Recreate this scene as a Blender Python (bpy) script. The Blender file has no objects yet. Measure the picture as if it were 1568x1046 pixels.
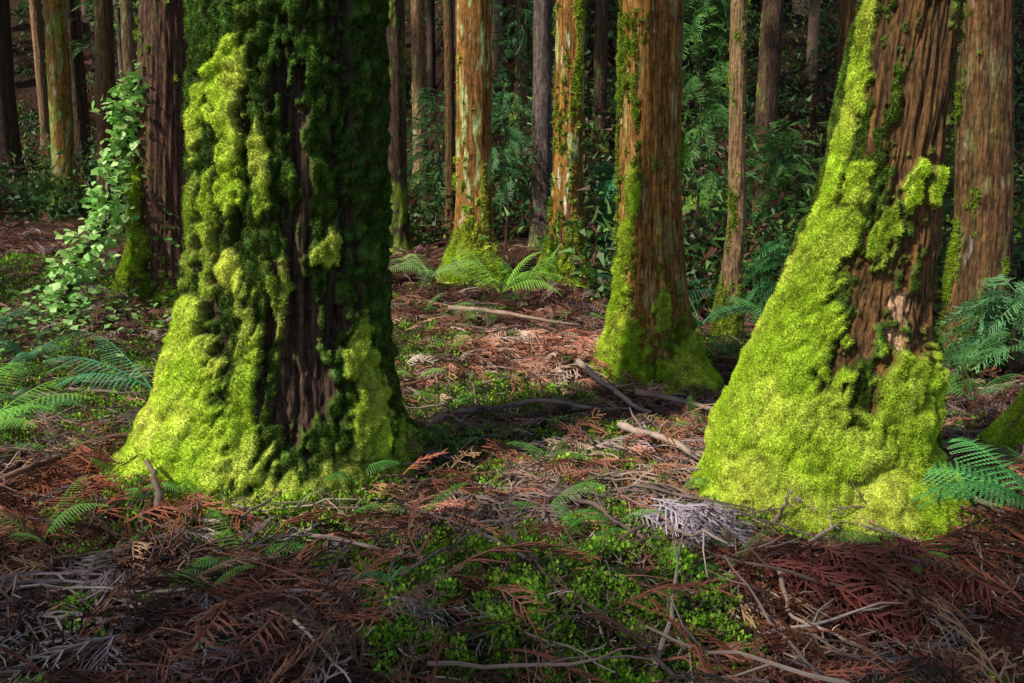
import bpy, math, numpy as np
from mathutils import Vector
scene=bpy.context.scene
PI=math.pi
# ---------------------------------------------------------------- noise
_perm=np.random.default_rng(3).permutation(256).astype(np.int64)
_perm=np.concatenate([_perm,_perm,_perm])
_g=np.random.default_rng(4).normal(size=(256,3)); _g/=np.linalg.norm(_g,axis=1)[:,None]
def pn(x,y,z):
    x=np.asarray(x,float);y=np.asarray(y,float)+0*x;z=np.asarray(z,float)+0*x
    xi=np.floor(x).astype(np.int64);yi=np.floor(y).astype(np.int64);zi=np.floor(z).astype(np.int64)
    xf=x-xi;yf=y-yi;zf=z-zi
    u=xf*xf*xf*(xf*(xf*6-15)+10);v=yf*yf*yf*(yf*(yf*6-15)+10);w=zf*zf*zf*(zf*(zf*6-15)+10)
    xi&=255;yi&=255;zi&=255
    def gr(a,b,c):
        h=_perm[_perm[_perm[(xi+a)&255]+((yi+b)&255)]+((zi+c)&255)]
        g=_g[h]
        return g[...,0]*(xf-a)+g[...,1]*(yf-b)+g[...,2]*(zf-c)
    def L(a,b,t): return a+(b-a)*t
    return L(L(L(gr(0,0,0),gr(1,0,0),u),L(gr(0,1,0),gr(1,1,0),u),v),L(L(gr(0,0,1),gr(1,0,1),u),L(gr(0,1,1),gr(1,1,1),u),v),w)*1.6
def fbm(x,y,z,o=4):
    s=0;a=1;f=1
    for i in range(o):
        s=s+a*pn(x*f+i*17.3,y*f+i*5.1,z*f+i*9.7);a*=.5;f*=2.03
    return s/1.6
def ss(x,a,b):
    t=np.clip((x-a)/(b-a),0,1);return t*t*(3-2*t)
def mix(a,b,t):
    a=np.asarray(a,float);b=np.asarray(b,float);t=np.asarray(t)[...,None];return a*(1-t)+b*t
# ---------------------------------------------------------------- ground height
def ground_z(x,y):
    x=np.asarray(x,float);y=np.asarray(y,float)
    a=np.maximum(0,y-5.5)
    w=1-.75*ss(x,.3,2.2)
    z=.1*np.minimum(a,30)*w
    z=z+.07*np.log1p(np.exp((-x-1.5)*1.5))/1.5*ss(y,1,6)*np.clip(1-(-x-12)/30,0,1)
    y0=11+13*ss(-x,-1.5,3.5)
    b=np.maximum(0,y-y0)
    z=z+.55*b*b/(b+2.0)
    z=np.where(z>15,15+(z-15)*.2,z)
    near=ss(y,-2,2)
    z=z+near*(.10*fbm(x*.9,y*.9,2.2,3)+.045*fbm(x*3.5,y*3.5,7.7,3))+.25*ss(y,10,20)*fbm(x*.4,y*.4,1.,3)
    z=z+.13*np.exp(-(((x+.1)/.8)**2+((y-2.8)/.55)**2))
    z=z+.07*np.exp(-(((x+1.3)/1.1)**2+((y-4.3)/1.)**2))
    return z
# ---------------------------------------------------------------- mesh helpers
def new_mesh(name,V,F,C=None,mat=None,smooth=True):
    me=bpy.data.meshes.new(name)
    V=np.ascontiguousarray(V,dtype=np.float32);F=np.ascontiguousarray(F,dtype=np.int32)
    n,k=F.shape
    me.vertices.add(len(V));me.vertices.foreach_set('co',V.ravel())
    me.loops.add(n*k);me.loops.foreach_set('vertex_index',F.ravel())
    me.polygons.add(n)
    me.polygons.foreach_set('loop_start',np.arange(0,n*k,k,dtype=np.int32))
    me.polygons.foreach_set('loop_total',np.full(n,k,dtype=np.int32))
    me.polygons.foreach_set('use_smooth',np.full(n,smooth))
    me.update(calc_edges=True)
    if C is not None:
        C=np.asarray(C,dtype=np.float32)
        if C.shape[1]==3: C=np.concatenate([C,np.ones((len(C),1),np.float32)],1)
        at=me.color_attributes.new('Col','FLOAT_COLOR','POINT')
        at.data.foreach_set('color',np.ascontiguousarray(C).ravel())
    if mat: me.materials.append(mat)
    return me
def obj(name,me,parent=None,loc=None):
    o=bpy.data.objects.new(name,me);scene.collection.objects.link(o)
    if parent: o.parent=parent
    if loc is not None:o.location=loc
    return o
def empty(name):
    o=bpy.data.objects.new(name,None);scene.collection.objects.link(o);o.empty_display_size=.2;return o
def tube(P,R,s=3):
    P=np.asarray(P,float);k=len(P)
    T=np.gradient(P,axis=0);T/=np.linalg.norm(T,axis=1)[:,None]+1e-9
    up=np.array([0,0,1.]) if abs(T[0,2])<.9 else np.array([1.,0,0])
    A=np.cross(T,up);A/=np.linalg.norm(A,axis=1)[:,None]+1e-9
    B=np.cross(T,A)
    an=np.arange(s)*2*PI/s
    V=P[:,None]+np.asarray(R)[:,None,None]*(np.cos(an)[None,:,None]*A[:,None]+np.sin(an)[None,:,None]*B[:,None])
    V=V.reshape(-1,3);F=[]
    for i in range(k-1):
        for j in range(s):
            a=i*s+j;b=i*s+(j+1)%s;c=b+s;d=a+s
            F+= [(a,b,c),(a,c,d)]
    return V,np.array(F)
class Acc:
    def __init__(s): s.V=[];s.F=[];s.C=[];s.n=0
    def add(s,V,F,C):
        C=np.asarray(C,float)
        if C.ndim==1: C=np.tile(C,(len(V),1))
        s.V.append(V);s.F.append(np.asarray(F)+s.n);s.C.append(C);s.n+=len(V)
    def mesh(s,name,mat,smooth=False):
        return new_mesh(name,np.concatenate(s.V),np.concatenate(s.F),np.concatenate(s.C),mat,smooth)
def rotmats(yaw,pitch,roll):
    cy,sy=np.cos(yaw),np.sin(yaw);cp,sp=np.cos(pitch),np.sin(pitch);cr,sr=np.cos(roll),np.sin(roll)
    n=len(yaw);Z=np.zeros(n);O=np.ones(n)
    Rz=np.stack([cy,-sy,Z,sy,cy,Z,Z,Z,O],1).reshape(n,3,3)
    Ry=np.stack([cp,Z,sp,Z,O,Z,-sp,Z,cp],1).reshape(n,3,3)
    Rx=np.stack([O,Z,Z,Z,cr,-sr,Z,sr,cr],1).reshape(n,3,3)
    return Rz@Ry@Rx
def scatter(acc,tV,tF,P,R,S,C,tone=None):
    n=len(P);m=len(tV)
    V=np.einsum('nij,mj->nmi',R,tV)*np.asarray(S)[:,None,None]+P[:,None]
    F=tF[None]+(np.arange(n)*m)[:,None,None]
    if tone is None: tone=np.ones(m)
    col=C[:,None,:]*tone[None,:,None]
    acc.add(V.reshape(-1,3),F.reshape(-1,3),col.reshape(-1,3))
# ---------------------------------------------------------------- materials
def base_mat(name):
    m=bpy.data.materials.new(name);m.use_nodes=True
    nt=m.node_tree;nt.nodes.clear();return m,nt,nt.nodes,nt.links
def leaf_mat(name,rough=.6,trans=.3,spec=.3,nscale=9,var=.5):
    m,nt,N,L=base_mat(name)
    at=N.new('ShaderNodeAttribute');at.attribute_name='Col'
    tc=N.new('ShaderNodeTexCoord')
    no=N.new('ShaderNodeTexNoise');no.inputs['Scale'].default_value=nscale;no.inputs['Detail'].default_value=3
    L.new(tc.outputs['Object'],no.inputs['Vector'])
    mr=N.new('ShaderNodeMapRange');mr.inputs[1].default_value=.25;mr.inputs[2].default_value=.75
    mr.inputs[3].default_value=1-var;mr.inputs[4].default_value=1+var
    L.new(no.outputs['Fac'],mr.inputs[0])
    mu=N.new('ShaderNodeVectorMath');mu.operation='SCALE'
    L.new(at.outputs['Color'],mu.inputs[0]);L.new(mr.outputs[0],mu.inputs['Scale'])
    p=N.new('ShaderNodeBsdfPrincipled');p.inputs['Roughness'].default_value=rough
    p.inputs['Specular IOR Level'].default_value=spec
    L.new(mu.outputs[0],p.inputs['Base Color'])
    out=N.new('ShaderNodeOutputMaterial')
    if trans>0:
        t=N.new('ShaderNodeBsdfTranslucent');L.new(mu.outputs[0],t.inputs['Color'])
        ms=N.new('ShaderNodeMixShader');ms.inputs[0].default_value=trans
        L.new(p.outputs[0],ms.inputs[1]);L.new(t.outputs[0],ms.inputs[2]);L.new(ms.outputs[0],out.inputs[0])
    else: L.new(p.outputs[0],out.inputs[0])
    return m
def bark_mat():
    m,nt,N,L=base_mat('mossy_bark')
    at=N.new('ShaderNodeAttribute');at.attribute_name='Col'
    tc=N.new('ShaderNodeTexCoord')
    mp=N.new('ShaderNodeMapping');mp.inputs['Scale'].default_value=(1,1,.11);L.new(tc.outputs['Object'],mp.inputs[0])
    n1=N.new('ShaderNodeTexNoise');n1.inputs['Scale'].default_value=62;n1.inputs['Detail'].default_value=6;n1.inputs['Roughness'].default_value=.7
    L.new(mp.outputs[0],n1.inputs['Vector'])
    n2=N.new('ShaderNodeTexNoise');n2.inputs['Scale'].default_value=90;n2.inputs['Detail'].default_value=4
    L.new(tc.outputs['Object'],n2.inputs['Vector'])
    n3=N.new('ShaderNodeTexNoise');n3.inputs['Scale'].default_value=24;n3.inputs['Detail'].default_value=6;n3.inputs['Roughness'].default_value=.7
    L.new(tc.outputs['Object'],n3.inputs['Vector'])
    def mrange(src,a,b,c,d):
        r=N.new('ShaderNodeMapRange');r.inputs[1].default_value=a;r.inputs[2].default_value=b;r.inputs[3].default_value=c;r.inputs[4].default_value=d
        L.new(src,r.inputs[0]);return r.outputs[0]
    def mulm(a,b):
        r=N.new('ShaderNodeMath');r.operation='MULTIPLY';L.new(a,r.inputs[0]);L.new(b,r.inputs[1]);return r.outputs[0]
    b=mulm(mrange(n1.outputs['Fac'],.36,.66,.2,1.6),mrange(n3.outputs['Fac'],.35,.65,.6,1.35))
    c=mrange(n2.outputs['Fac'],.3,.7,.6,1.4)
    mx=N.new('ShaderNodeMix');L.new(at.outputs['Alpha'],mx.inputs[0]);L.new(b,mx.inputs[2]);L.new(c,mx.inputs[3])
    mu=N.new('ShaderNodeVectorMath');mu.operation='SCALE'
    L.new(at.outputs['Color'],mu.inputs[0]);L.new(mx.outputs[0],mu.inputs['Scale'])
    p=N.new('ShaderNodeBsdfPrincipled');p.inputs['Roughness'].default_value=.85;p.inputs['Specular IOR Level'].default_value=.2
    L.new(mu.outputs[0],p.inputs['Base Color'])
    bm=N.new('ShaderNodeBump');bm.inputs['Distance'].default_value=.014;bm.inputs['Strength'].default_value=1
    hm=N.new('ShaderNodeMix');L.new(at.outputs['Alpha'],hm.inputs[0]);L.new(n1.outputs['Fac'],hm.inputs[2]);L.new(n3.outputs['Fac'],hm.inputs[3])
    L.new(hm.outputs[0],bm.inputs['Height']);L.new(bm.outputs[0],p.inputs['Normal'])
    out=N.new('ShaderNodeOutputMaterial');L.new(p.outputs[0],out.inputs[0]);return m
def ground_mat(name='forest_soil'):
    m,nt,N,L=base_mat(name)
    at=N.new('ShaderNodeAttribute');at.attribute_name='Col'
    tc=N.new('ShaderNodeTexCoord')
    n1=N.new('ShaderNodeTexNoise');n1.inputs['Scale'].default_value=28;n1.inputs['Detail'].default_value=8;n1.inputs['Roughness'].default_value=.7
    L.new(tc.outputs['Object'],n1.inputs['Vector'])
    mr=N.new('ShaderNodeMapRange');mr.inputs[1].default_value=.35;mr.inputs[2].default_value=.65;mr.inputs[3].default_value=.3;mr.inputs[4].default_value=1.6
    L.new(n1.outputs['Fac'],mr.inputs[0])
    mu=N.new('ShaderNodeVectorMath');mu.operation='SCALE';L.new(at.outputs['Color'],mu.inputs[0]);L.new(mr.outputs[0],mu.inputs['Scale'])
    p=N.new('ShaderNodeBsdfPrincipled');p.inputs['Roughness'].default_value=.95;p.inputs['Specular IOR Level'].default_value=.1
    L.new(mu.outputs[0],p.inputs['Base Color'])
    bm=N.new('ShaderNodeBump');bm.inputs['Distance'].default_value=.03;bm.inputs['Strength'].default_value=1
    L.new(n1.outputs['Fac'],bm.inputs['Height']);L.new(bm.outputs[0],p.inputs['Normal'])
    out=N.new('ShaderNodeOutputMaterial');L.new(p.outputs[0],out.inputs[0]);return m
M_bark=bark_mat();M_ground=ground_mat()
M_moss=leaf_mat('moss_tuft',.8,.35,.15,14,.35)
M_leaf=leaf_mat('green_leaf',.5,.3,.4,5,.4)
M_crown=leaf_mat('cedar_foliage',.6,.0,.3,.8,.4)
M_litter=leaf_mat('dry_litter',.7,.0,.3,6,.45)
M_rock=ground_mat('mossy_stone')
# ---------------------------------------------------------------- ground
def axis(lo,hi,c,n,dense):
    t=np.linspace(-1,1,n)
    s=np.sinh(t*dense)/np.sinh(dense)
    return np.where(s<0,c+s*(c-lo),c+s*(hi-c))
gx=axis(-80,80,.2,520,4.2);gy=axis(-30,110,4.2,520,4.0)
GX,GY=np.meshgrid(gx,gy);GZ=ground_z(GX,GY)
nx=len(gx);ny=len(gy)
idx=np.arange(nx*ny).reshape(ny,nx)
F=np.stack([idx[:-1,:-1],idx[:-1,1:],idx[1:,1:],idx[1:,:-1]],-1).reshape(-1,4)
x=GX.ravel();y=GY.ravel();z=GZ.ravel()
GPATCH=[(.1,2.85,.85,.66,1.6),(-.5,3.1,.5,.4,.9),(-1.2,3.75,.9,.35,.95),(1.5,3.45,.7,.25,.8),(-.35,3.9,.4,.3,.7),(-2.4,2.9,.7,.4,.7),(.2,5.0,.5,.3,.8),(-1.0,7.2,1.2,.6,.6),
 (-.9,3.3,.4,.25,.7),(-.1,5.9,.8,.5,.9),(-1.6,3.5,.6,.3,.6),(-3.3,6.2,1.2,.8,.7),(1.6,2.3,.5,.2,.5),(-1.5,2.7,.4,.3,.5),(-4.5,9,2.,1.,.6),(2.6,5.3,.5,.6,.5)]
def green_amt(x,y):
    g=ss(fbm(x*.9,y*.9,11.3,4),-.05,.35)*.75
    n=fbm(x*3,y*3,4.4,3)
    for (a,b,c,d,s) in GPATCH:
        g=np.maximum(g,s*ss(np.exp(-(((x-a)/c)**2+((y-b)/d)**2))+.35*n,.25,.75))
    return np.clip(g,0,1)
ga=green_amt(x,y)
c=mix((.035,.018,.012),(.10,.04,.025),ss(fbm(x*2,y*2,3.,3),-.4,.4))
c=mix(c,(.04,.08,.012),ga*.9)
c=mix(c,(.045,.022,.014),ss(y,11,15))  # canopy shade on the far slope painted into the soil colour
ground=obj('ground',new_mesh('ground',np.stack([x,y,z],1),F,c,M_ground,True))
# ---------------------------------------------------------------- trees
def blade_tris(P,Nn,length,width,rg,sag=.35,jit=.6):
    n=len(P)
    D=Nn+rg.normal(size=(n,3))*jit;D[:,2]-=sag*.3
    D/=np.linalg.norm(D,axis=1)[:,None]
    S=np.cross(D,rg.normal(size=(n,3)));S/=np.linalg.norm(S,axis=1)[:,None]+1e-9
    Ln=length*(.5+rg.random(n))[:,None];W=width*(.6+.8*rg.random(n))[:,None]
    a=P-S*W-Nn*.002;b=P+S*W-Nn*.002;c=P+D*Ln
    V=np.stack([a,b,c],1).reshape(-1,3);F=np.arange(3*n).reshape(n,3);return V,F
def build_crown(seed,H0,H1,RR):
    rg=np.random.default_rng(seed);acc=Acc()
    for i in range(34):
        t=(i+rg.random())/34
        z0=H0+(H1-H0)*t;an=rg.random()*2*PI;Lr=(RR*(1-t)**.7+.3)*(.7+.5*rg.random())
        k=5;s=np.linspace(0,1,k)
        P=np.stack([np.cos(an)*Lr*s,np.sin(an)*Lr*s,z0+.35*s-.8*Lr*.35*s*s],1)
        V,Fc=tube(P,.035*(1-s*.85)*(1.2-t*.8),4);acc.add(V,Fc,np.array([.05,.03,.02]))
        nc=int(6+Lr*2)
        for j in range(nc):
            u=.3+.7*rg.random();ctr=np.array([np.cos(an)*Lr*u,np.sin(an)*Lr*u,z0+.35*u-.28*Lr*u*u])+rg.normal(size=3)*.2*np.array([1,1,.5])
            m=9;Pp=ctr+rg.normal(size=(m,3))*.14
            D=rg.normal(size=(m,3));D[:,2]-=.4;D/=np.linalg.norm(D,axis=1)[:,None]
            V,Fc=blade_tris(Pp,D,.36,.05,rg,.2,.2)
            acc.add(V,Fc,np.array([.04,.09,.02])*(.6+.8*rg.random()))
    return acc.mesh('cedar_crown',M_crown)
crowns=[build_crown(50+i,9.5,19,2.7) for i in range(3)]
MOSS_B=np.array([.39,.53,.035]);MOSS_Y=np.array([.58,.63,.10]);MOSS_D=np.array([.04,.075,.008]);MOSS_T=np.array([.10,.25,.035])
barks={'dark':[(.05,.028,.02),(.17,.095,.06)],'orange':[(.17,.07,.02),(.60,.30,.06)],'orangeb':[(.085,.045,.02),(.36,.17,.05)],'brown':[(.07,.035,.02),(.28,.14,.05)],
 'tan':[(.20,.11,.06),(.5,.3,.15)],'grey':[(.09,.065,.06),(.26,.18,.16)],'red':[(.07,.03,.022),(.20,.095,.06)]}
TREES=[]
def make_tree(sp,style='orange',N=96,dz=.03,zt=4.2,H=19,seed=0,lobes=(),patches=(),bare=(),pink=(),moss=.3,tufts=0,ridge=.012,ridgek=1.0,
              cz=1.,algae=.45,mossh=.5,bright=.5,sidebias=0.,lump=.02,tl=.016,tw=.0035,crown=True,name='cedar_tree',lichen=0.,cush=0.):
    rg=np.random.default_rng(1000+seed)
    sp=np.array(sp,float) # z,x,y,r
    x0,y0=sp[0,1],sp[0,2];zg=float(ground_z(x0,y0))
    f=np.array([-x0,-y0]);f/=np.linalg.norm(f);rt=np.array([-f[1],f[0]])
    last=sp[-1];sl=(sp[-1]-sp[-2])/(sp[-1,0]-sp[-2,0])
    zs=np.concatenate([np.arange(zg-.25,zt,dz),np.linspace(zt+.05,H,40)])
    xs=np.interp(zs,sp[:,0],sp[:,1]);ys=np.interp(zs,sp[:,0],sp[:,2]);rs=np.interp(zs,sp[:,0],sp[:,3])
    k=max(3,int(.25/dz));ker=np.ones(k)/k
    nd=np.sum(zs<zt)
    for a in (xs,ys,rs):
        pa=np.pad(a[:nd],(k,k),'edge');a[:nd]=np.convolve(pa,ker,'same')[k:-k]
    ab=zs>last[0]
    xs[ab]=last[1]+sl[1]*.5*(zs[ab]-last[0]);ys[ab]=last[2]+sl[2]*.5*(zs[ab]-last[0]);rs[ab]=last[3]*np.clip(1-(zs[ab]-last[0])/(H-last[0]),.03,1)**.8
    ph=np.linspace(-PI,PI,N,endpoint=False)
    PH,ZZ=np.meshgrid(ph,zs)
    R=np.repeat(rs[:,None],N,1)
    hz=np.maximum(0,ZZ-zg)
    fl=np.exp(-hz/.24)
    for (p0,w,a) in lobes:
        d=np.angle(np.exp(1j*(PH-math.radians(p0))))
        R=R*(1+a*fl*np.exp(-(d/math.radians(w))**2))
    so=seed*13.7
    cx=np.cos(PH)*rs[:,None];cy=np.sin(PH)*rs[:,None]
    R=R*(1+.07*fbm(np.cos(PH)*1.4+so,np.sin(PH)*1.4,ZZ*.7,2)+.14*np.exp(-hz/.35)*fbm(np.cos(PH)*2.2+so,np.sin(PH)*2.2,ZZ*1.5,2))
    kk=17*ridgek
    n=fbm(cx*kk+so,cy*kk,ZZ*.8+.15*pn(cx*5,cy*5,ZZ*2),3)
    rid=1-np.minimum(1,np.abs(n)*2.4)
    fine=fbm(cx*50+so,cy*50,ZZ*3,2)
    wob=.16*fbm(cx*7+so,cy*7,ZZ*5,3);wz=.12*fbm(cx*7+9+so,cy*7,ZZ*4,3)
    big=fbm(cx*5+so,cy*5,ZZ*1.4,4);spk=fbm(cx*24+so,cy*24,ZZ*15,3);stk=fbm(cx*15+so+3,cy*15,ZZ*1.8,3)
    m=moss-.5+big*.75+spk*.75+stk*.7+1.0*np.exp(-hz/mossh)-sidebias*np.sin(PH)+.25*fine-.15*rid
    for (p0,z0,dp,dzz) in bare:
        d=np.angle(np.exp(1j*(PH+wob-math.radians(p0))))
        m=m-1.2*np.exp(-((d/math.radians(dp))**2+((ZZ+wz-z0)/dzz)**2)**1.5)
    M=ss(m,-.1,.2)
    B=np.zeros_like(M)
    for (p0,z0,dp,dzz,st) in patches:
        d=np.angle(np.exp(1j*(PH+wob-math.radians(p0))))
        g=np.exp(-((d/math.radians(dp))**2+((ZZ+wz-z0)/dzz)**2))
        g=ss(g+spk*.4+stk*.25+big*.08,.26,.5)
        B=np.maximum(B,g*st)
    M=np.maximum(M,np.minimum(B*1.3,1))
    PK=np.zeros_like(M)
    for (p0,z0,dp,dzz) in pink:
        d=np.angle(np.exp(1j*(PH+wob-math.radians(p0))))
        g=ss(np.exp(-((d/math.radians(dp))**2+((ZZ+wz-z0)/dzz)**2))+spk*.3,.35,.55);PK=np.maximum(PK,g)
    M=M*(1-PK)
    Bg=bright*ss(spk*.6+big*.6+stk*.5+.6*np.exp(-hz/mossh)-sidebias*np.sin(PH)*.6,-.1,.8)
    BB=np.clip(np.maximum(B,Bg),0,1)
    lum=fbm(cx*6+so,cy*6,ZZ*4.5,3)
    bil=np.minimum(np.abs(lum)*2.6,1)**.6
    R=R-ridge*rid*(1-.65*M)+ridge*.35*fine*(1-M)+(M*(.004+lump*bil+lump*.16*spk)+lump*.8*B)*np.clip(rs/.42,.45,1)[:,None]
    if cush>0:
        cb=np.minimum(np.abs(fbm(cx*3.2+so+4,cy*3.2,ZZ*3.6,2))*3.2,1)**.5
        R=R+cush*(cb-.7)*M*np.exp(-hz/.6)
        bil=bil*(1-.5*np.exp(-hz/.6))+.5*np.exp(-hz/.6)*cb
    Dx=np.cos(PH)*f[0]+np.sin(PH)*rt[0];Dy=np.cos(PH)*f[1]+np.sin(PH)*rt[1]
    X=xs[:,None]+R*Dx;Y=ys[:,None]+R*Dy
    V=np.stack([X,Y,ZZ],-1).reshape(-1,3)
    nr=len(zs);id=np.arange(nr*N).reshape(nr,N)
    a=id[:-1];b=np.roll(id,-1,1)[:-1];c2=np.roll(id,-1,1)[1:];d2=id[1:]
    F=np.stack([a,b,c2,d2],-1).reshape(-1,4)
    lo,hi=barks[style]
    tone=np.clip(.5+.7*fbm(cx*14+so,cy*14,ZZ*.6,3)+.3*big,0,1)*(1-.75*rid)
    col=mix(lo,hi,tone)
    al=ss(stk*.8+spk*.5+big*.4-.15*np.sin(PH),-.1,.55)*algae
    col=mix(col,np.array([.085,.105,.025]),al)
    if lichen>0:
        li=ss(fbm(cx*9+3+so,cy*9,ZZ*2.2,3),.2,.3)*lichen
        col=mix(col,(.42,.47,.18),li)
        l2=ss(fbm(cx*16+7+so,cy*16,ZZ*3,3),.4,.44)*lichen
        col=mix(col,(.65,.65,.5),l2)
    col=mix(col,(.55,.32,.18),PK)
    yel=ss(fbm(cx*4+5+so,cy*4,ZZ*3,2),-.3,.5)
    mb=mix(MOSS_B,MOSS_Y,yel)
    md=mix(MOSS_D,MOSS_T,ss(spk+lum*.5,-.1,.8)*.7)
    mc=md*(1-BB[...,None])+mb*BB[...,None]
    mc=mc*(.8+.3*bil+.3*np.clip(spk,-.8,.8))[...,None]  # creases darkened in the moss colour as painted occlusion, plus random speckle
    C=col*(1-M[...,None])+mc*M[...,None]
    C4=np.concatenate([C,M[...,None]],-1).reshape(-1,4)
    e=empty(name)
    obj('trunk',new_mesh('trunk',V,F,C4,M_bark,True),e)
    if tufts:
        vis=(zs<zt)[:-1]
        W=(M[:-1]**2)*vis[:,None]*(rs[:-1,None])*(np.cos(PH[:-1])>-.3)
        W[zs[:-1]<zg-.02]=0
        w=W.ravel()/W.sum()
        ii=rg.choice(len(w),tufts,p=w)
        r_=ii//N;c_=ii%N
        P3=V.reshape(nr,N,3)
        u=rg.random(tufts)[:,None];v=rg.random(tufts)[:,None]
        p00=P3[r_,c_];p01=P3[r_,(c_+1)%N];p10=P3[r_+1,c_]
        P=p00+u*(p01-p00)+v*(p10-p00)
        Nn=np.cross(p01-p00,p10-p00);Nn/=np.linalg.norm(Nn,axis=1)[:,None]+1e-12
        V2,F2=blade_tris(P,Nn,tl,tw,rg,.2,.38)
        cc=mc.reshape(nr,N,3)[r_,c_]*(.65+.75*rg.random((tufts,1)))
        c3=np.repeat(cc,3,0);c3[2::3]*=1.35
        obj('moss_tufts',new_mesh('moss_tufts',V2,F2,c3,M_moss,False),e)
    if crown:
        cr=obj('crown',crowns[seed%3],e)
        cr.location=(float(np.interp(12,zs,xs)),float(np.interp(12,zs,ys)),zg+rg.random()*1.2);cr.rotation_euler=(0,0,rg.random()*6)
        s=.85+.3*rg.random();cr.scale=(s,s,cz)
    TREES.append((x0,y0))
    return e
# big left tree
make_tree([(-.3,-1.30,4.4,.72),(0,-1.29,4.4,.68),(.3,-1.23,4.4,.60),(.8,-1.17,4.4,.50),(1.5,-1.12,4.4,.465),(2.42,-1.09,4.4,.44),(4.5,-1.05,4.4,.42)],
  style='dark',N=420,dz=.0085,zt=2.75,seed=1,moss=.85,mossh=.35,bright=.1,sidebias=.03,lump=.042,ridge=.038,ridgek=.75,tufts=220000,tl=.0105,tw=.0028,cush=.05,
  lobes=[(-75,32,.22),(5,22,.18),(55,24,.14),(-35,18,.12),(120,30,.3),(190,30,.3)],
  patches=[(-40,1.98,10,.16,1),(-37,1.72,9,.2,1),(-60,1.85,8,.14,1),(-36,1.5,7,.14,.9),(-33,1.13,8,.09,1),(-17,1.6,5,.2,.75),(-66,1.3,9,.25,.45),(-50,1.25,5,.3,.6),(16,1.2,6,.1,.8),
   (-62,.62,26,.33,1),(-50,.2,34,.34,1),(-75,.3,30,.3,1),(-18,.5,7,.4,.8),(38,.72,9,.22,.85),(42,.42,12,.22,.8),(0,.05,30,.17,.75),(35,.1,30,.16,.55),(65,.1,30,.2,.6),(-5,1.0,4,.2,.5),(-25,.75,4,.3,.55)],
  bare=[(8,.62,14,.3),(0,1.1,7,.3),(-12,.8,4,.3),(22,1.0,5,.25),(4,1.6,3,.35),(75,.8,9,.35)])
# right leaning tree
make_tree([(-.3,1.58,4.05,.62),(0,1.575,4.05,.56),(.32,1.51,4.05,.475),(.6,1.56,4.05,.43),(.95,1.634,4.05,.345),(1.5,1.73,4.05,.265),(2.33,1.80,4.05,.215),(4.5,1.98,4.05,.19)],
  style='orangeb',N=380,dz=.0085,zt=2.75,seed=2,moss=.6,mossh=.7,bright=.25,sidebias=.32,lump=.04,ridge=.026,tufts=220000,tl=.010,tw=.0028,cush=.07,
  lobes=[(60,26,.22),(-70,35,.12),(15,18,.1),(150,30,.3)],
  patches=[(-42,1.95,14,.17,1),(-48,1.8,10,.14,.9),(-27,1.52,14,.1,1),(-50,1.6,12,.4,.95),(-55,2.2,10,.25,.8),(-35,1.25,14,.2,.95),(30,1.52,9,.1,1),(50,1.52,6,.09,1),(-48,1.33,16,.12,.95),(-20,1.3,10,.08,.9),(8,1.3,10,.13,.8),(-60,1.15,20,.2,.9),(-38,1.05,22,.16,.95),
   (-55,.75,40,.28,1),(-30,.5,38,.35,1),(-60,.25,50,.4,1),(-5,.25,30,.3,.9),(35,.35,26,.33,.9),(20,.1,40,.2,.9),(60,.5,14,.3,.85),(62,.1,30,.25,1),(40,.68,18,.1,.8),(-20,.85,14,.16,.9)],
  bare=[(0,.95,5,.2),(3,.72,4,.2),(60,1.2,14,.4),(30,2.,24,.3),(70,.9,10,.3)],pink=[(34,1.02,13,.1),(33,.84,10,.06)])
# middle tree
make_tree([(-.3,1.14,6.6,.42),(0,1.13,6.6,.38),(.25,1.1,6.6,.32),(.7,1.09,6.6,.27),(1.5,1.05,6.6,.235),(3.2,1.03,6.6,.225),(5,1.03,6.6,.21)],
  style='orange',lichen=.25,algae=.25,N=240,dz=.014,zt=3.5,seed=3,moss=.22,mossh=.4,bright=.5,sidebias=.28,lump=.04,ridge=.016,ridgek=1.3,tufts=60000,tl=.02,tw=.005,
  lobes=[(-80,26,.35),(40,22,.3),(75,20,.25),(0,18,.15)],
  patches=[(-35,1.45,14,.2,.9),(-42,1.15,12,.2,.8),(-60,.7,22,.3,.9),(-50,.3,40,.35,.9),(15,.62,12,.14,.9),(20,.1,18,.2,.9),(60,.15,26,.25,.95),(-15,.15,16,.18,.6)],bare=[(0,.6,12,.3)])
# sunlit pair
make_tree([(0,-.47,10,.33),(.5,-.46,10,.30),(.8,-.45,10,.24),(1.4,-.44,10,.21),(4,-.42,10,.2),(6,-.42,10,.2)],style='orange',algae=.2,N=110,dz=.03,zt=4.6,seed=4,moss=-.1,mossh=.35,bright=.8,
  sidebias=.2,lump=.04,ridge=.008,ridgek=1.2,tufts=14000,tl=.035,tw=.009,lichen=.9,lobes=[(-70,30,.4),(60,30,.3)],patches=[(0,.6,90,.35,1),(-30,1.0,25,.15,.9),(30,1.3,9,.4,.5)])
make_tree([(0,.62,10.3,.34),(.4,.62,10.3,.28),(.9,.64,10.3,.22),(1.6,.66,10.3,.185),(4,.68,10.3,.17),(6,.68,10.3,.17)],style='orange',algae=.2,N=110,dz=.03,zt=4.6,seed=5,moss=.22,mossh=.35,bright=.7,
  sidebias=.1,lump=.04,ridge=.008,ridgek=1.2,tufts=14000,tl=.035,tw=.009,lichen=.9,lobes=[(-60,30,.3),(50,30,.35)],patches=[(0,.4,90,.3,1),(30,3,10,.8,.6)])
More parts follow.
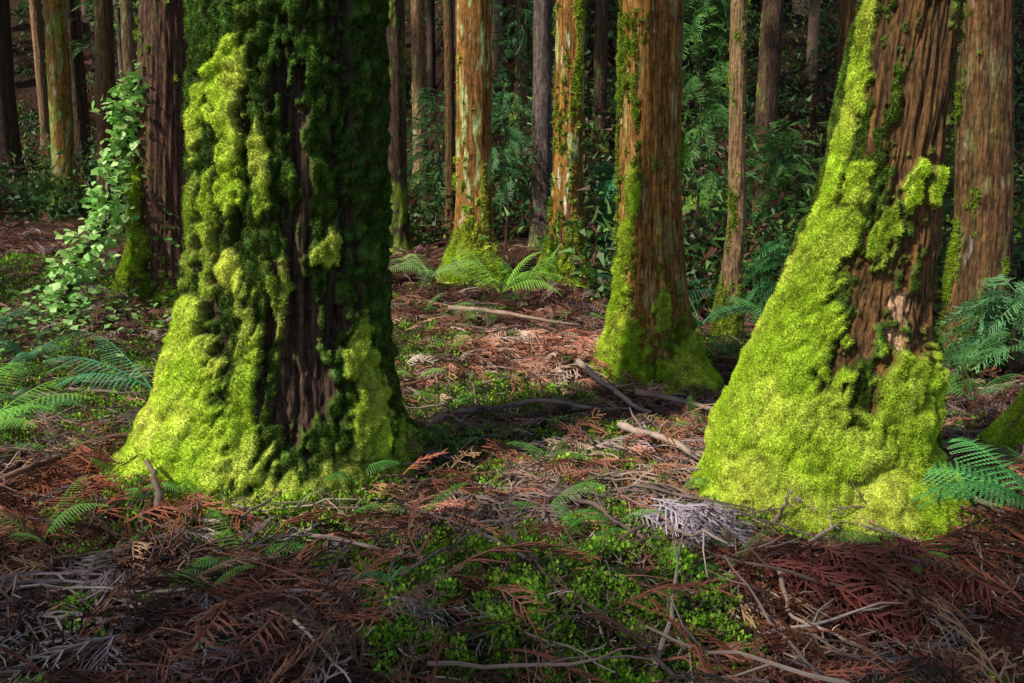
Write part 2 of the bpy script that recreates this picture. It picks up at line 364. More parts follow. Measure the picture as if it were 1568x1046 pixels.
# left red-brown
make_tree([(.2,-3.5,8.5,.45),(.6,-3.46,8.5,.36),(1.1,-3.42,8.5,.30),(3.3,-3.24,8.5,.27),(5,-3.2,8.5,.26)],style='red',N=160,dz=.02,zt=4.2,seed=6,moss=-.12,mossh=.45,bright=.45,ridge=.02,
  sidebias=.3,lump=.04,tufts=26000,tl=.03,tw=.007,lobes=[(-70,30,.4),(20,30,.3)],patches=[(-60,.9,30,.3,.7),(-70,1.4,20,.4,.8)])
# right brown tree
make_tree([(-.2,3.98,7.3,.34),(.4,4.0,7.3,.27),(1.2,4.0,7.3,.23),(3.2,3.82,7.3,.21),(5,3.8,7.3,.2)],style='brown',N=140,dz=.02,zt=4,seed=7,lichen=.2,moss=-.05,mossh=.35,bright=.4,ridge=.012,tufts=9000,tl=.03,tw=.007,sidebias=.15,
  lobes=[(-60,30,.3)],patches=[(-60,.9,16,.3,.6)])
# right edge mossy tree
make_tree([(-.2,3.22,4.8,.42),(.0,3.25,4.8,.38),(.3,3.35,4.8,.3),(.8,3.5,4.8,.26),(2,3.85,4.8,.24),(5,4.4,4.8,.2)],style='brown',N=200,dz=.015,zt=3,seed=8,moss=.3,mossh=.6,bright=.6,ridge=.015,tufts=40000,tl=.02,tw=.005,sidebias=.3,
  lobes=[(-70,30,.2)],patches=[(-60,.3,60,.5,1)])
# slender tan tree
make_tree([(-.1,2.08,8.2,.15),(.5,2.1,8.2,.11),(1.2,2.14,8.2,.085),(2.2,2.1,8.2,.078),(3.4,2.06,8.2,.072),(5,2.02,8.2,.06)],style='tan',N=70,dz=.03,zt=4.2,H=12,seed=9,moss=-.05,mossh=.9,bright=.4,ridge=.003,tufts=7000,tl=.025,tw=.006,sidebias=.1,lump=.02,
  patches=[(0,.1,60,.2,.6)],crown=True,cz=.6)
mid=[ # x,y,r,style,moss,lichen,lean
 (-7.2,14,.155,'orange',.45,.8,.03),(-9.3,16,.25,'dark',-.1,0,.0),(-6.05,13,.13,'brown',-.2,0,.05),(-6.5,15,.10,'tan',.0,.6,.02),(-8.9,18,.14,'dark',-.2,0,.0),
 (-11.7,22,.11,'tan',-.4,0,.0),(-11.2,23,.12,'red',-.4,0,.0),(-1.63,12,.17,'dark',.35,0,.01),(-2.1,20,.16,'tan',-.2,.4,0),(-.92,13,.075,'brown',-.4,0,0),
 (-.25,22,.12,'dark',-.4,0,0),(.22,18,.15,'dark',-.2,0,0),(.42,12.2,.135,'grey',-.4,0,0),(3.45,12,.15,'dark',.1,0,.01),(3.5,9.2,.13,'brown',-.4,0,0),(-2.9,17,.12,'dark',-.2,0,0),(-8.4,12.5,.15,'dark',.1,0,0),
 (5.4,11,.05,'grey',-.4,0,.0),(-4.9,18.5,.13,'grey',-.3,0,0),(-6.9,21,.14,'dark',-.3,0,0),(6.5,13.5,.2,'brown',-.3,0,0),(1.6,16,.12,'dark',-.2,0,0)]
for i,(tx,ty,tr,st,mo,li,le) in enumerate(mid):
    g=float(ground_z(tx,ty))
    make_tree([(g-.2,tx,ty,tr*1.7),(g+.15,tx,ty,tr*1.35),(g+.6,tx,ty,tr*1.08),(g+5,tx+le*5,ty,tr*.93)],style=st,N=44,dz=.06,zt=g+6,H=g+19,seed=20+i,moss=mo,mossh=.3,bright=.5,ridge=.006,lump=.03,sidebias=.15,lichen=li,
      tufts=0,crown=True)
# unseen trees behind and beside the camera; first three, short, added to shade foreground
SIDE=[(-4.9,-3.9),(-10.6,-4.6),(-12.5,-5.2),(-14,-9.5),(-21,-3),(-17,6),(3.2,-3.4),(6.5,1.5),(-4,-7)]
for i,(tx,ty) in enumerate(SIDE):
    g=float(ground_z(tx,ty));sh=i<3;q=.5 if sh else 1
    make_tree([(g-.2,tx,ty,.4*q),(g+.6,tx,ty,.27*q),(g+5,tx,ty,.23*q)],style='brown',N=44,dz=.08,zt=g+6,H=g+(11.5 if sh else 19),cz=.58 if sh else 1,seed=60+i,moss=0,mossh=.4,bright=.5,ridge=.006,lump=.03,crown=True)
# ---------------------------------------------------------------- distant forest
acc=Acc();rg=np.random.default_rng(99)
n=0
while n<170:
    yy=rg.uniform(19,60);xx=rg.uniform(-.75,.75)*yy
    if abs(xx/yy+.125)<.012: continue
    if yy<24 and min((xx-a)**2+(yy-b)**2 for a,b in TREES)<.6: continue
    g=float(ground_z(xx,yy));r=rg.uniform(.1,.24);k=9
    zz=np.linspace(g-.3,g+19,k)
    V,Fc=tube(np.stack([xx+rg.normal()*.02*(zz-g),np.full(k,yy),zz],1),r*np.linspace(1.1,.4,k),8)
    acc.add(V,Fc,mix((.07,.045,.035),(.36,.22,.15),rg.random()**1.3)*rg.uniform(.6,1.2));n+=1
ft=empty('distant_forest')
obj('trunks',acc.mesh('trunks',M_litter,True),ft)
for i in range(48):
    yy=rg.uniform(22,55);xx=rg.uniform(-.8,.8)*yy
    if abs(xx/yy+.125)<.03: continue
    o=obj('crown',crowns[i%3],ft);o.location=(xx,yy,float(ground_z(xx,yy))-rg.uniform(1,7));o.rotation_euler=(0,0,rg.random()*6)
# understory shrubs on the slope
def cluster_leaves(acc,ctr,rad,m,size,col,rg,flat=.7):
    P=ctr+rg.normal(size=(m,3))*rad*np.array([1,1,flat])*.5
    D=rg.normal(size=(m,3));D[:,2]-=.2;D/=np.linalg.norm(D,axis=1)[:,None]
    V,Fc=blade_tris(P,D,size,size*.22,rg,.2,.2)
    c=np.repeat(col*(.5+rg.random((m,1))),3,0);acc.add(V,Fc,c)
acc=Acc()
for i in range(2500):
    yy=9.5+26*rg.random()**1.5;xx=rg.uniform(-.72,.72)*yy
    if xx<.8 and yy<12.5: continue
    h=rg.uniform(.1,1.2) if xx>0 else rg.uniform(.05,.6)
    g=float(ground_z(xx,yy))
    col=mix((.03,.08,.02),(.13,.27,.05),rg.random()**1.5)
    if rg.random()<.3: col=np.array([.13,.055,.035])
    cluster_leaves(acc,np.array([xx,yy,g+h*.6]),h*.8+.2,60,.13,col,rg)
obj('understory_shrubs',acc.mesh('shrubs',M_leaf))
# ---------------------------------------------------------------- templates
def frond_t(rg,L=.26,nb=10,bl=.085,rad=.0026,curl=.05,sub=2):
    Vs=[];Fs=[];n=0
    def add(P,R):
        nonlocal n
        V,F=tube(P,R,3);Vs.append(V);Fs.append(F+n);n+=len(V)
    s=np.linspace(0,1,6)
    bend=rg.normal()*.25
    stem=np.stack([L*s,L*bend*s*s,curl*np.sin(s*PI)-curl*s],1)
    add(stem,rad*(1.15-.8*s))
    for i in range(nb):
        t=.12+.86*(i+.5)/nb
        b=np.array([np.interp(t,s,stem[:,j]) for j in range(3)])
        for sd in (-1,1):
            if rg.random()<.12: continue
            ll=bl*(1-t*.55)*rg.uniform(.7,1.2);an=math.radians(rg.uniform(35,60))*sd
            q=np.linspace(0,1,3)
            P=b+np.stack([ll*q*math.cos(an)+ll*.25*q*q,ll*q*math.sin(an),-.25*ll*q*q+rg.normal()*.12*ll*q],1)
            add(P,rad*np.array([.9,.85,.3]))
            for k in range(sub):
                tt=.35+.35*k;bb=b+(P[-1]-b)*tt;a2=an+math.radians(35)*(1 if (k+i)%2 else -1)
                l2=ll*.45
                P2=bb+np.stack([l2*np.array([0,1.])*math.cos(a2),l2*np.array([0,1.])*math.sin(a2),rg.normal()*.15*l2*np.array([0,1.])],1)
                add(P2,rad*np.array([.75,.3]))
    return np.concatenate(Vs),np.concatenate(Fs)
rgt=np.random.default_rng(5)
FR=[frond_t(rgt,L=rgt.uniform(.2,.32),nb=int(rgt.integers(7,11)),rad=.0033,curl=rgt.uniform(0,.08)) for _ in range(7)]
litcols=np.array([[.30,.095,.05],[.22,.07,.04],[.45,.25,.14],[.26,.19,.18],[.13,.045,.025],[.34,.15,.08],[.42,.33,.28],[.08,.04,.03]])
def samp(n,rg,ymin=1.9,ymax=12,power=1.6):
    t=rg.random(n);yy=ymin+(ymax-ymin)*t**power
    xx=(rg.random(n)*2-1)*(.66*yy+.35);return xx,yy
def near_tree_mask(x,y):
    k=np.ones(len(x),bool)
    for (a,b,r) in [(-1.25,4.4,.55),(1.57,4.05,.5),(1.12,6.6,.33)]: k&=((x-a)**2+(y-b)**2)>r*r
    return k
acc=Acc();rg=np.random.default_rng(11)
xx,yy=samp(9000,rg,1.9,12.5,1.5);k=near_tree_mask(xx,yy);xx=xx[k];yy=yy[k]
ga=green_amt(xx,yy);k=rg.random(len(xx))>ga*.93;xx=xx[k];yy=yy[k]
cz=fbm(xx*1.3,yy*1.3,21.,3);cl=fbm(xx*3,yy*3,31.,2)
which=rg.integers(0,len(FR),len(xx))
for t in range(len(FR)):
    q=which==t;n=q.sum();x_=xx[q];y_=yy[q]
    P=np.stack([x_,y_,ground_z(x_,y_)+.008+.06*rg.random(n)**2],1)
    R=rotmats(rg.random(n)*2*PI,rg.normal(size=n)*.28,rg.normal(size=n)*.5)
    p=np.array([.22,.2,.13,.1,.15,.1,.05,.05]);ci=rg.choice(8,n,p=p)
    ci=np.where(cl[q]>.25,rg.choice([0,5,1],n),ci);ci=np.where(cl[q]<-.3,rg.choice([3,4,7,6],n),ci)
    col=litcols[ci]*(.35+1.15*rg.random((n,1))**1.3)*(1+.5*np.clip(cz[q],-.7,.7))[:,None]
    painted_light=.66+.34*ss(y_+.5*cz[q],2.9,4.4);painted_light=painted_light+.45*np.exp(-(((x_-.5)/1.1)**2+((y_-6.3)/1.6)**2))  # foreground shade and brighter sunlit middle painted into the litter colour
    col=col*painted_light[:,None]
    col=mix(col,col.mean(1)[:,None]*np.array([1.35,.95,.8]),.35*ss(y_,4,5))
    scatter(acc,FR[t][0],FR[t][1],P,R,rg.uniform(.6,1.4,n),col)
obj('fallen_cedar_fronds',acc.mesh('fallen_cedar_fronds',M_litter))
# thin twigs
acc=Acc()
TW=[]
for _ in range(6):
    s=np.linspace(0,1,7);P=np.stack([.35*s,np.cumsum(rgt.normal(size=7))*.012,np.cumsum(rgt.normal(size=7))*.006],1)
    V1,F1=tube(P,.003*(1.1-.6*s),4)
    b=P[3];P2=np.stack([b,b+[.05,.03,.01],b+[.1,.075,.015]]);V2,F2=tube(P2,[.002,.0017,.001],3)
    TW.append((np.concatenate([V1,V2]),np.concatenate([F1,F2+len(V1)])))
xx,yy=samp(2200,rg,1.9,11,1.4);k=near_tree_mask(xx,yy);xx=xx[k];yy=yy[k];which=rg.integers(0,6,len(xx))
for t in range(6):
    q=which==t;n=q.sum();x_=xx[q];y_=yy[q]
    P=np.stack([x_,y_,ground_z(x_,y_)+.02+.04*rg.random(n)],1)
    R=rotmats(rg.random(n)*2*PI,rg.normal(size=n)*.18,rg.random(n)*6)
    col=np.array([[.34,.24,.19],[.18,.12,.1],[.09,.05,.04],[.28,.12,.08]])[rg.integers(0,4,n)]*(.6+.7*rg.random((n,1)))
    scatter(acc,TW[t][0],TW[t][1],P,R,rg.uniform(.4,1.3,n)**1.2,col)
s_=np.linspace(0,1,3);tv,tf=tube(np.stack([s_*.045,.006*np.sin(s_*3),.003*s_],1),[.0018,.0016,.0006],3)
xx,yy=samp(30000,rg,1.9,8,1.4);k=near_tree_mask(xx,yy);xx=xx[k];yy=yy[k];n=len(xx)
P=np.stack([xx,yy,ground_z(xx,yy)+.015+.05*rg.random(n)],1)
col=np.array([[.4,.3,.22],[.25,.17,.15],[.10,.05,.04],[.34,.12,.06],[.22,.2,.1],[.5,.4,.3]])[rg.integers(0,6,n)]*(.4+.9*rg.random((n,1)))
scatter(acc,tv,tf,P,rotmats(rg.random(n)*2*PI,rg.normal(size=n)*.5,rg.random(n)*6),rg.uniform(.4,1.8,n),col)
ST=[]
for _ in range(5):
    s_=np.linspace(0,1,9);Pk=np.stack([.6*s_,np.cumsum(rgt.normal(size=9))*.016,np.cumsum(rgt.normal(size=9))*.008],1)
    V1,F1=tube(Pk,.0065*(1.1-.7*s_),6);b=Pk[4];V2,F2=tube(np.stack([b,b+[.07,.05,.02],b+[.16,.09,.03]]),[.0035,.003,.001],4)
    b=Pk[6];V3,F3=tube(np.stack([b,b+[.05,-.05,.02],b+[.09,-.11,.02]]),[.003,.0025,.001],4)
    ST.append((np.concatenate([V1,V2,V3]),np.concatenate([F1,F2+len(V1),F3+len(V1)+len(V2)])))
for t in range(5):
    n=44;x_,y_=samp(n,rg,2.0,9,1.3);k=near_tree_mask(x_,y_);x_=x_[k];y_=y_[k];n=len(x_)
    P=np.stack([x_,y_,ground_z(x_,y_)+.05+.04*rg.random(n)],1)
    col=np.array([[.32,.24,.19],[.2,.14,.11],[.42,.33,.26],[.12,.075,.06]])[rg.integers(0,4,n)]*(.6+.6*rg.random((n,1)))
    scatter(acc,ST[t][0],ST[t][1],P,rotmats(rg.random(n)*2*PI,rg.normal(size=n)*.1,rg.random(n)*6),rg.uniform(.5,1.5,n),col)
obj('fallen_twigs',acc.mesh('fallen_twigs',M_litter))
# larger fallen branches
def branch(pts,r,col,seed,sub=3):
    rb=np.random.default_rng(seed);acc=Acc();pts=np.array(pts,float)
    s=np.linspace(0,1,18);ps=np.linspace(0,1,len(pts))
    P=np.stack([np.interp(s,ps,pts[:,i]) for i in range(2)],1)
    P+=np.cumsum(rb.normal(size=P.shape)*.007,0)
    z=ground_z(P[:,0],P[:,1])+np.interp(s,ps,pts[:,2])+.055
    z=np.convolve(np.pad(z,(2,2),'edge'),np.ones(5)/5,'valid')
    P=np.concatenate([P,z[:,None]],1)
    V,F_=tube(P,1.25*r*(1.05-.6*s)*(1+.1*rb.normal(size=18)),7);acc.add(V,F_,np.array(col))
    for _ in range(sub):
        i=rb.integers(4,15);d=rb.normal(size=3)*.12;d[2]=abs(d[2])*.5
        q=np.linspace(0,1,4)[:,None];P2=P[i]+q*d+rb.normal(size=(4,3))*.006*q
        V,F_=tube(P2,r*.45*np.array([1,.8,.6,.3]),4);acc.add(V,F_,np.array(col)*.9)
    obj('fallen_branch',acc.mesh('branch',M_litter,True))
branch([(-.35,5.35,.04),(.2,5.45,.07),(.75,5.3,.05)],.016,(.24,.17,.14),1)
branch([(.5,6.3,.15),(.6,5.9,.12),(.75,5.5,.04),(.85,5.35,.02)],.02,(.3,.22,.17),2)
branch([(.62,4.9,.03),(.85,4.5,.08),(1.05,4.1,.03)],.02,(.42,.31,.25),3)
branch([(-2.5,3.7,.03),(-2.15,4.25,.06),(-1.8,4.55,.04)],.013,(.2,.11,.08),4)
branch([(-1.5,3.45,.02),(-1.62,3.75,.12)],.016,(.18,.12,.09),5,1)
branch([(.15,3.9,.03),(.35,3.5,.05),(.5,3.1,.03)],.011,(.16,.11,.09),6)
branch([(1.0,3.0,.03),(.95,2.7,.04),(1.3,2.4,.02)],.008,(.35,.25,.18),7)
branch([(.9,5.9,.05),(1.4,5.3,.05),(1.75,5.1,.03)],.018,(.3,.2,.15),8)
branch([(2.1,4.3,.05),(2.25,3.7,.04),(2.15,3.2,.02)],.015,(.28,.18,.14),9)
branch([(1.16,3.55,.0),(1.2,3.52,.12),(1.22,3.5,.2)],.008,(.3,.2,.16),10,1)
branch([(-.6,8.1,.04),(.1,7.6,.12),(.6,7.7,.04)],.02,(.3,.2,.15),11)
def heap(name,cx,cy,sx,sy,n,cols,lift,scale,yaw0,yawj,seed):
    rb=np.random.default_rng(seed);acc=Acc()
    for t in range(4):
        m=n//4
        x_=cx+rb.normal(size=m)*sx;y_=cy+rb.normal(size=m)*sy
        d=np.exp(-(((x_-cx)/sx)**2+((y_-cy)/sy)**2)*.5)
        P=np.stack([x_,y_,ground_z(x_,y_)+.03+lift*d*rb.random(m)],1)
        R=rotmats(yaw0+rb.normal(size=m)*yawj,.25+rb.normal(size=m)*.2,rb.normal(size=m)*.4)
        c=np.array(cols)[rb.integers(0,len(cols),m)]*(.7+.6*rb.random((m,1)))
        scatter(acc,FR[t+1][0],FR[t+1][1],P,R,rb.uniform(.9,1.3,m)*scale,c)
    obj(name,acc.mesh(name,M_litter))
heap('dead_cedar_branch',.68,3.55,.09,.07,60,[(.42,.35,.38),(.34,.27,.31)],.16,1.3,-1.0,.5,1)
heap('dead_cedar_branch',1.25,3.12,.3,.12,170,[(.16,.04,.03),(.11,.03,.025),(.2,.06,.035)],.12,1.3,-1.3,.8,2)
heap('dead_cedar_branch',-2.1,3.6,.35,.3,150,[(.34,.10,.05),(.25,.08,.04)],.1,1.2,.5,1.,3)
heap('dead_cedar_branch',.35,6.9,.5,.4,200,[(.5,.25,.16),(.4,.15,.09),(.5,.36,.28)],.2,1.2,0,3,4)
heap('dead_cedar_branch',.75,4.4,.4,.4,200,[(.46,.3,.22),(.4,.17,.1),(.36,.27,.25)],.08,1.2,-.8,1.5,5)
heap('dead_cedar_branch',-.75,2.75,.35,.18,90,[(.30,.11,.06),(.2,.07,.045),(.3,.24,.22)],.1,1.35,.3,1.5,6)
heap('dead_cedar_branch',.85,2.4,.25,.1,50,[(.34,.2,.13),(.28,.1,.06)],.1,1.3,-.5,1.5,7)
heap('dead_cedar_branch',-1.7,2.75,.3,.2,80,[(.16,.08,.06),(.25,.18,.17)],.12,1.4,.8,1.5,8)
heap('dead_cedar_branch',-.1,3.75,.35,.2,90,[(.3,.2,.17),(.36,.14,.08),(.2,.13,.12)],.1,1.25,-.6,1.2,9)
heap('dead_cedar_branch',2.4,4.6,.35,.3,90,[(.34,.13,.07),(.28,.2,.16)],.12,1.3,2.,1.5,10)
# ---------------------------------------------------------------- ground moss & small leaves
acc=Acc();n=560000
xx,yy=samp(n,rg,1.9,10,1.7);ga=green_amt(xx,yy)
fine=fbm(xx*9,yy*9,5.,2)
k=(rg.random(n)<ga*ss(fine+.5*fbm(xx*3.3,yy*3.3,9.,2),-.3,.25))&near_tree_mask(xx,yy);xx=xx[k];yy=yy[k];n=len(xx);ga=ga[k]
P=np.stack([xx,yy,ground_z(xx,yy)+.018+.06*rg.random(n)*ga+.02*ss(fine[k],-.2,.5)],1)
D=rg.normal(size=(n,3))*.7;D[:,2]=np.abs(D[:,2])+.4;D/=np.linalg.norm(D,axis=1)[:,None]
S=np.cross(D,rg.normal(size=(n,3)));S/=np.linalg.norm(S,axis=1)[:,None]
L_=((.006+.012*rg.random(n)**1.5)*(1+.1*yy))[:,None];W_=L_*.4
V=np.stack([P,P+D*L_*.5+S*W_,P+D*L_,P+D*L_*.5-S*W_],1).reshape(-1,3)
i4=np.arange(n)*4;F_=np.concatenate([np.stack([i4,i4+1,i4+2],1),np.stack([i4,i4+2,i4+3],1)])
col=mix((.09,.26,.02),(.44,.68,.06),rg.random(n)**1.4)*(.35+1.0*ss(fine[k],-.2,.5))[:,None]
acc.add(V,F_,np.repeat(col,4,0))
obj('ground_moss',acc.mesh('ground_moss',M_moss))
# ---------------------------------------------------------------- ferns
def fern_frond(rb,L=.6,np_=20,droop=.5):
    Vs=[];Fs=[];n=0
    s=np.linspace(0,1,12)
    P=np.stack([L*s*(1-.15*s),.06*L*np.sin(s*2),L*(.8*s-(.3+droop)*s*s)],1)
    V,F_=tube(P,.003*(1.1-s)+.0006,3);Vs.append(V);Fs.append(F_);n=len(V)
    for i in range(np_):
        t=.16+.82*i/np_
        b=np.array([np.interp(t,s,P[:,j]) for j in range(3)])
        w=L*.30*math.sin(min(1,(t-.05)*2.1)*PI/2)*(1-t)**.75+.01
        for sd in (-1,1):
            an=math.radians(68-15*t)
            d=np.array([math.cos(an),sd*math.sin(an),-.15-.2*rb.random()]);d/=np.linalg.norm(d)
            fwd=np.array([1,0,-.1]);m=9
            pw=L*.027*(1-t*.5)
            for q in range(m):
                a=q/m;base=b+d*w*a+np.array([0,0,-.12*w*a*a]);nxt=b+d*w*(a+1/m)+np.array([0,0,-.12*w*(a+1/m)**2])
                ww=pw*(1-a*.75)
                for s2 in (-1,1):
                    tip=base+d*w*.9/m+s2*fwd*ww
                    Vs.append(np.stack([base,nxt,tip]));Fs.append(np.array([[n,n+1,n+2]]));n+=3
    return np.concatenate(Vs),np.concatenate(Fs)
rf=np.random.default_rng(8)
FF=[fern_frond(rf,.6,20,d) for d in (.1,.25,.4,.55)]
def fern(loc,n,size,col,yaws=None,seed=0,lift=.05):
    rb=np.random.default_rng(seed);acc=Acc();x_,y_=loc;z_=float(ground_z(x_,y_))+lift
    if yaws is None: yaws=[i*2*PI/n+rb.normal()*.25 for i in range(n)]
    for i,a in enumerate(yaws):
        V,F_=FF[rb.integers(0,4)]
        R=rotmats(np.array([a]),np.array([-.1+rb.normal()*.15]),np.array([rb.normal()*.25]))
        scatter(acc,V,F_,np.array([[x_,y_,z_]]),R,np.array([size*rb.uniform(.8,1.15)]),(np.array(col)*(.75+.5*rb.random()))[None])
    if lift>.15:
        V,F_=tube(np.array([[x_+.03,y_,z_-lift-.03],[x_+.01,y_,z_-lift*.5],[x_,y_,z_]]),[.006,.005,.004],4);acc.add(V,F_,np.array([.15,.1,.03]))
    obj('fern',acc.mesh('fern',M_leaf))
r=math.radians
TEAL=(.12,.42,.2);YG=(.2,.42,.06);GR=(.08,.26,.05)
fern((-2.05,4.75),3,1.05,TEAL,[r(178),r(205),r(150)],1,.3)
fern((-2.6,3.95),6,1.05,(.25,.55,.09),[r(15),r(-25),r(50),r(-60),r(90),r(-5)],2,.25)
fern((-.1,8.4),11,1.35,(.3,.55,.08),None,3,.2)
fern((-.85,9.0),8,1.2,(.35,.55,.18),None,4,.2)
fern((.15,8.9),8,1.,(.25,.5,.08),None,41,.15)
fern((1.7,7.6),7,1.1,(.1,.32,.12),None,42,.2)
fern((2.5,7.9),7,1.,(.1,.3,.08),None,43,.2)
fern((3.4,6.3),8,1.,(.12,.3,.08),None,44,.2)
fern((2.15,3.3),8,1.2,(.15,.5,.13),[r(200),r(165),r(235),r(130),r(100),r(20),r(-60),r(180)],5,.2)
fern((1.85,6.9),6,.7,(.16,.36,.1),None,6,.05)
fern((3.1,5.6),7,.8,(.14,.36,.08),None,7,.12)
fern((-3.6,6.2),7,.9,(.06,.2,.08),None,8)
fern((-4.3,6.9),7,.9,(.06,.19,.09),None,9)
fern((.42,3.3),3,.42,(.16,.42,.06),[r(150),r(200),r(-20)],10,.08)
fern((-.4,2.75),3,.35,(.1,.32,.1),[r(-100),r(-70),r(180)],11,.08)
fern((0.02,4.35),3,.3,(.1,.4,.06),None,12)
fern((.5,5.2),4,.3,(.14,.36,.06),None,13)
fern((2.75,4.3),5,.5,GR,None,14)
fern((1.45,9.2),8,1.3,(.05,.2,.1),None,15)
fern((2.9,6.5),6,.6,(.08,.26,.05),None,16)
fern((-1.9,6.3),6,.5,(.12,.3,.06),None,17)
fern((-.5,6.9),5,.45,(.18,.38,.07),None,18)
fern((-3.0,5.2),6,.6,(.06,.22,.08),None,19)
fern((-2.9,4.7),5,.5,(.08,.26,.06),None,20)
for i in range(60):
    a=rf.uniform(-.6,.6);d=rf.uniform(2.6,9.5);x_,y_=a*d,d
    if near_tree_mask(np.array([x_]),np.array([y_]))[0]: fern((x_,y_),int(rf.integers(2,5)),rf.uniform(.25,.55),mix(GR,YG,rf.random())*1.2,None,100+i)
# cedar saplings in the understory
GF=[frond_t(rgt,L=.45,nb=14,bl=.14,rad=.0055,curl=.1,sub=2) for _ in range(3)]
def sapling(x_,y_,h,n,col,seed,lowz=.3):
    rb=np.random.default_rng(seed);acc=Acc();g=float(ground_z(x_,y_))
    s=np.linspace(0,1,6);V,F_=tube(np.stack([x_+.05*np.sin(s*4),y_+0*s,g+h*s],1),.022*(1.1-s),5);acc.add(V,F_,np.array([.08,.05,.035]))
    for t in range(3):
        m=n//3;zz=g+h*(lowz+(1-lowz)*rb.random(m));a=rb.random(m)*2*PI;rad=rb.random(m)*.5*(1.1-(zz-g)/h)*h*.5
        P=np.stack([x_+np.cos(a)*rad,y_+np.sin(a)*rad,zz],1)
        R=rotmats(a+rb.normal(size=m)*.4,.3+rb.normal(size=m)*.35,rb.normal(size=m)*.5)
        c=np.array(col)*1.4*(.5+rb.random((m,1)))
        scatter(acc,GF[t][0],GF[t][1],P,R,rb.uniform(.6,1.1,m),c)
    obj('cedar_sapling',acc.mesh('cedar_sapling',M_leaf))
sapling(2.15,10.2,3.6,140,(.09,.22,.05),1)
sapling(3.3,10.6,2.2,110,(.08,.19,.04),2)
sapling(-.1,12.2,2.2,90,(.06,.16,.05),3)
sapling(1.35,10.6,1.5,70,(.05,.19,.08),4)
sapling(.1,15,4.5,120,(.05,.13,.04),5)
sapling(-1.2,14,2.2,90,(.06,.14,.04),6)
sapling(4.8,9.6,1.8,80,(.07,.17,.05),7)
sapling(2.9,8.9,1.0,60,(.06,.2,.06),8)
sapling(-7.6,17,5,120,(.1,.2,.05),9,.5)
sapling(3.9,6.6,.8,70,(.11,.25,.1),10)
# ivy
acc=Acc();rb=np.random.default_rng(31)
pts=np.array([(-4.0,7.2,.42),(-3.9,7.6,.75),(-3.84,7.8,1.05),(-3.74,8.1,1.4),(-3.74,8.3,1.85),(-3.62,8.3,2.2),(-3.56,8.3,2.5)])
s=np.linspace(0,1,30);ps=np.linspace(0,1,len(pts))
P=np.stack([np.interp(s,ps,pts[:,i]) for i in range(3)],1)
P+=np.stack([.05*np.sin(s*20),.04*np.cos(s*17),0*s],1)
V,F_=tube(P,np.full(30,.035)*(1.1-s*.7),6);acc.add(V,F_,np.array([.08,.055,.03]))
lv=np.array([[0,0,0],[.35,-.5,.03],[.7,-.28,0],[1,0,-.06],[.7,.28,0],[.35,.5,.03]]);lf=np.array([[0,1,2],[0,2,3],[0,3,4],[0,4,5]])
m=1100;ii=rb.random(m);Pc=np.stack([np.interp(ii,s,P[:,j]) for j in range(3)],1)+rb.normal(size=(m,3))*np.array([.085,.07,.1])
scatter(acc,lv,lf,Pc,rotmats(rb.random(m)*6.3,.4+rb.normal(size=m)*.5,rb.normal(size=m)*.5),rb.uniform(.05,.1,m),mix((.2,.5,.08),(.6,.8,.3),rb.random(m)))
for q in range(4):
    a0=np.array([-3.75,8.25,1.9-.2*q]);s=np.linspace(0,1,14)
    Pq=a0+np.stack([s*.55,-.05*s,-.6*s+.1*np.sin(s*6+q)],1);V,F_=tube(Pq,np.full(14,.005),3);acc.add(V,F_,np.array([.1,.06,.04]))
    scatter(acc,lv,lf,Pq,rotmats(rb.random(14)*6.3,.5+rb.normal(size=14)*.4,rb.normal(size=14)*.5),rb.uniform(.04,.07,14),mix((.1,.25,.05),(.25,.45,.12),rb.random(14)))
m=500;xi_=-3.95+rb.normal(size=m)*.45;yi_=7.2+rb.normal(size=m)*.55
scatter(acc,lv,lf,np.stack([xi_,yi_,ground_z(xi_,yi_)+.05+.15*rb.random(m)],1),rotmats(rb.random(m)*6.3,rb.normal(size=m)*.4,rb.normal(size=m)*.4),rb.uniform(.035,.08,m),mix((.12,.35,.06),(.4,.65,.2),rb.random(m)))
obj('climbing_ivy',acc.mesh('ivy',M_leaf))
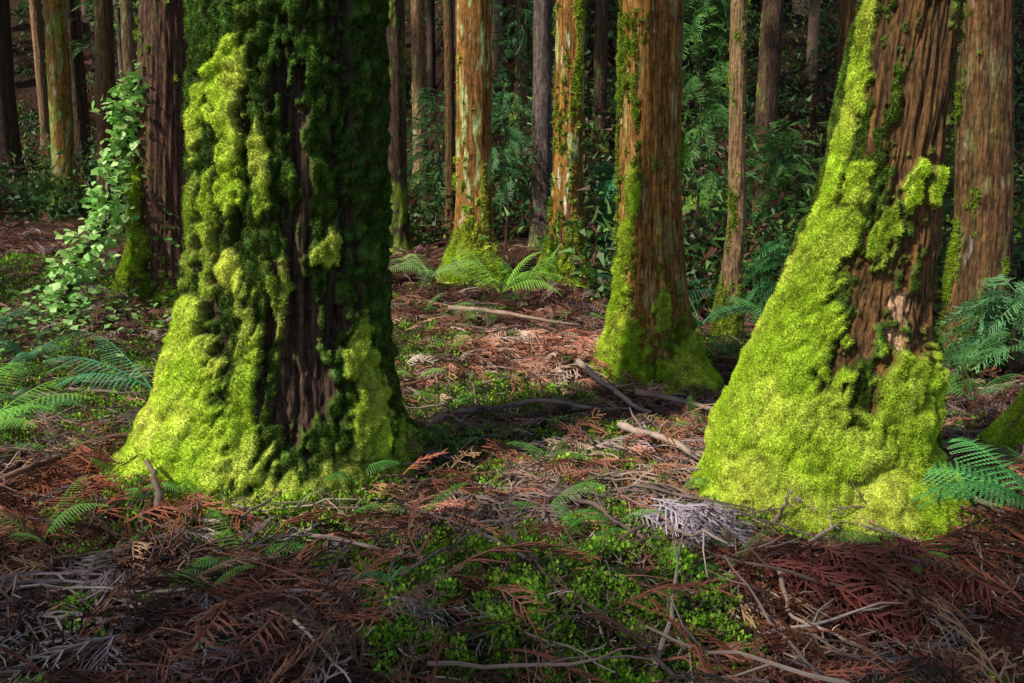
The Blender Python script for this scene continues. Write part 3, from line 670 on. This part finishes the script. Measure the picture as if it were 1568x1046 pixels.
# mossy rock ledges on the bank
def rock(x_,y_,sx,sy,sz,seed):
    u=np.linspace(0,PI,40);v=np.linspace(0,2*PI,60,endpoint=False);U,Vv=np.meshgrid(u,v,indexing='ij')
    nx_=np.sin(U)*np.cos(Vv);ny_=np.sin(U)*np.sin(Vv);nz_=np.cos(U)
    p=3.5;kq=(np.abs(nx_)**p+np.abs(ny_)**p+np.abs(nz_)**p)**(-1/p)
    rr=kq*(1+.25*fbm(nx_*1.6+seed,ny_*1.6,nz_*1.6,4))
    g=float(ground_z(x_,y_));V=np.stack([x_+nx_*rr*sx,y_+ny_*rr*sy,g+nz_*rr*sz],-1).reshape(-1,3)
    idr=np.arange(40*60).reshape(40,60);a=idr[:-1];b=np.roll(idr,-1,1)[:-1];c=np.roll(idr,-1,1)[1:];d=idr[1:]
    F_=np.stack([a,d,c,b],-1).reshape(-1,4)
    mo=ss(nz_.ravel()+.6*fbm(V[:,0]*2,V[:,1]*2,V[:,2]*2,3),.1,.6)
    c_=mix((.12,.11,.09),(.16,.24,.03),mo)
    obj('mossy_rock',new_mesh('rock',V,F_,c_,M_rock,True))
rock(4.3,12.4,1.0,.5,.55,1);rock(5.6,12.2,.8,.5,.8,2);rock(3.4,13.6,.7,.5,.5,3);rock(6.6,11,.7,.6,.9,4);rock(7.6,11.6,.9,.6,1.3,5)
# ---------------------------------------------------------------- light, world, camera
el=math.radians(42);sd=Vector((-.80,-.58,0)).normalized()
to=Vector((sd.x*math.cos(el),sd.y*math.cos(el),math.sin(el)))
sun=bpy.data.lights.new('sun','SUN');sun.energy=5;sun.angle=math.radians(1.5);sun.color=(1,.93,.8)
so=bpy.data.objects.new('sun',sun);scene.collection.objects.link(so);so.rotation_euler=to.to_track_quat('Z','Y').to_euler()
w=bpy.data.worlds.new('World');scene.world=w;w.use_nodes=True;nt=w.node_tree
sky=nt.nodes.new('ShaderNodeTexSky');sky.sky_type='NISHITA';sky.sun_disc=False;sky.sun_elevation=el;sky.sun_rotation=math.atan2(to.x,to.y)
bg=nt.nodes['Background'];bg.inputs[1].default_value=.15;nt.links.new(sky.outputs[0],bg.inputs[0])
cam=bpy.data.cameras.new('camera');cam.lens=30;cam.sensor_width=36;cam.clip_end=500
co=bpy.data.objects.new('camera',cam);scene.collection.objects.link(co);co.location=(0,0,1.5);co.rotation_euler=(math.radians(80),0,0)
scene.camera=co
scene.view_settings.view_transform='Standard';scene.view_settings.look='None';scene.view_settings.exposure=0
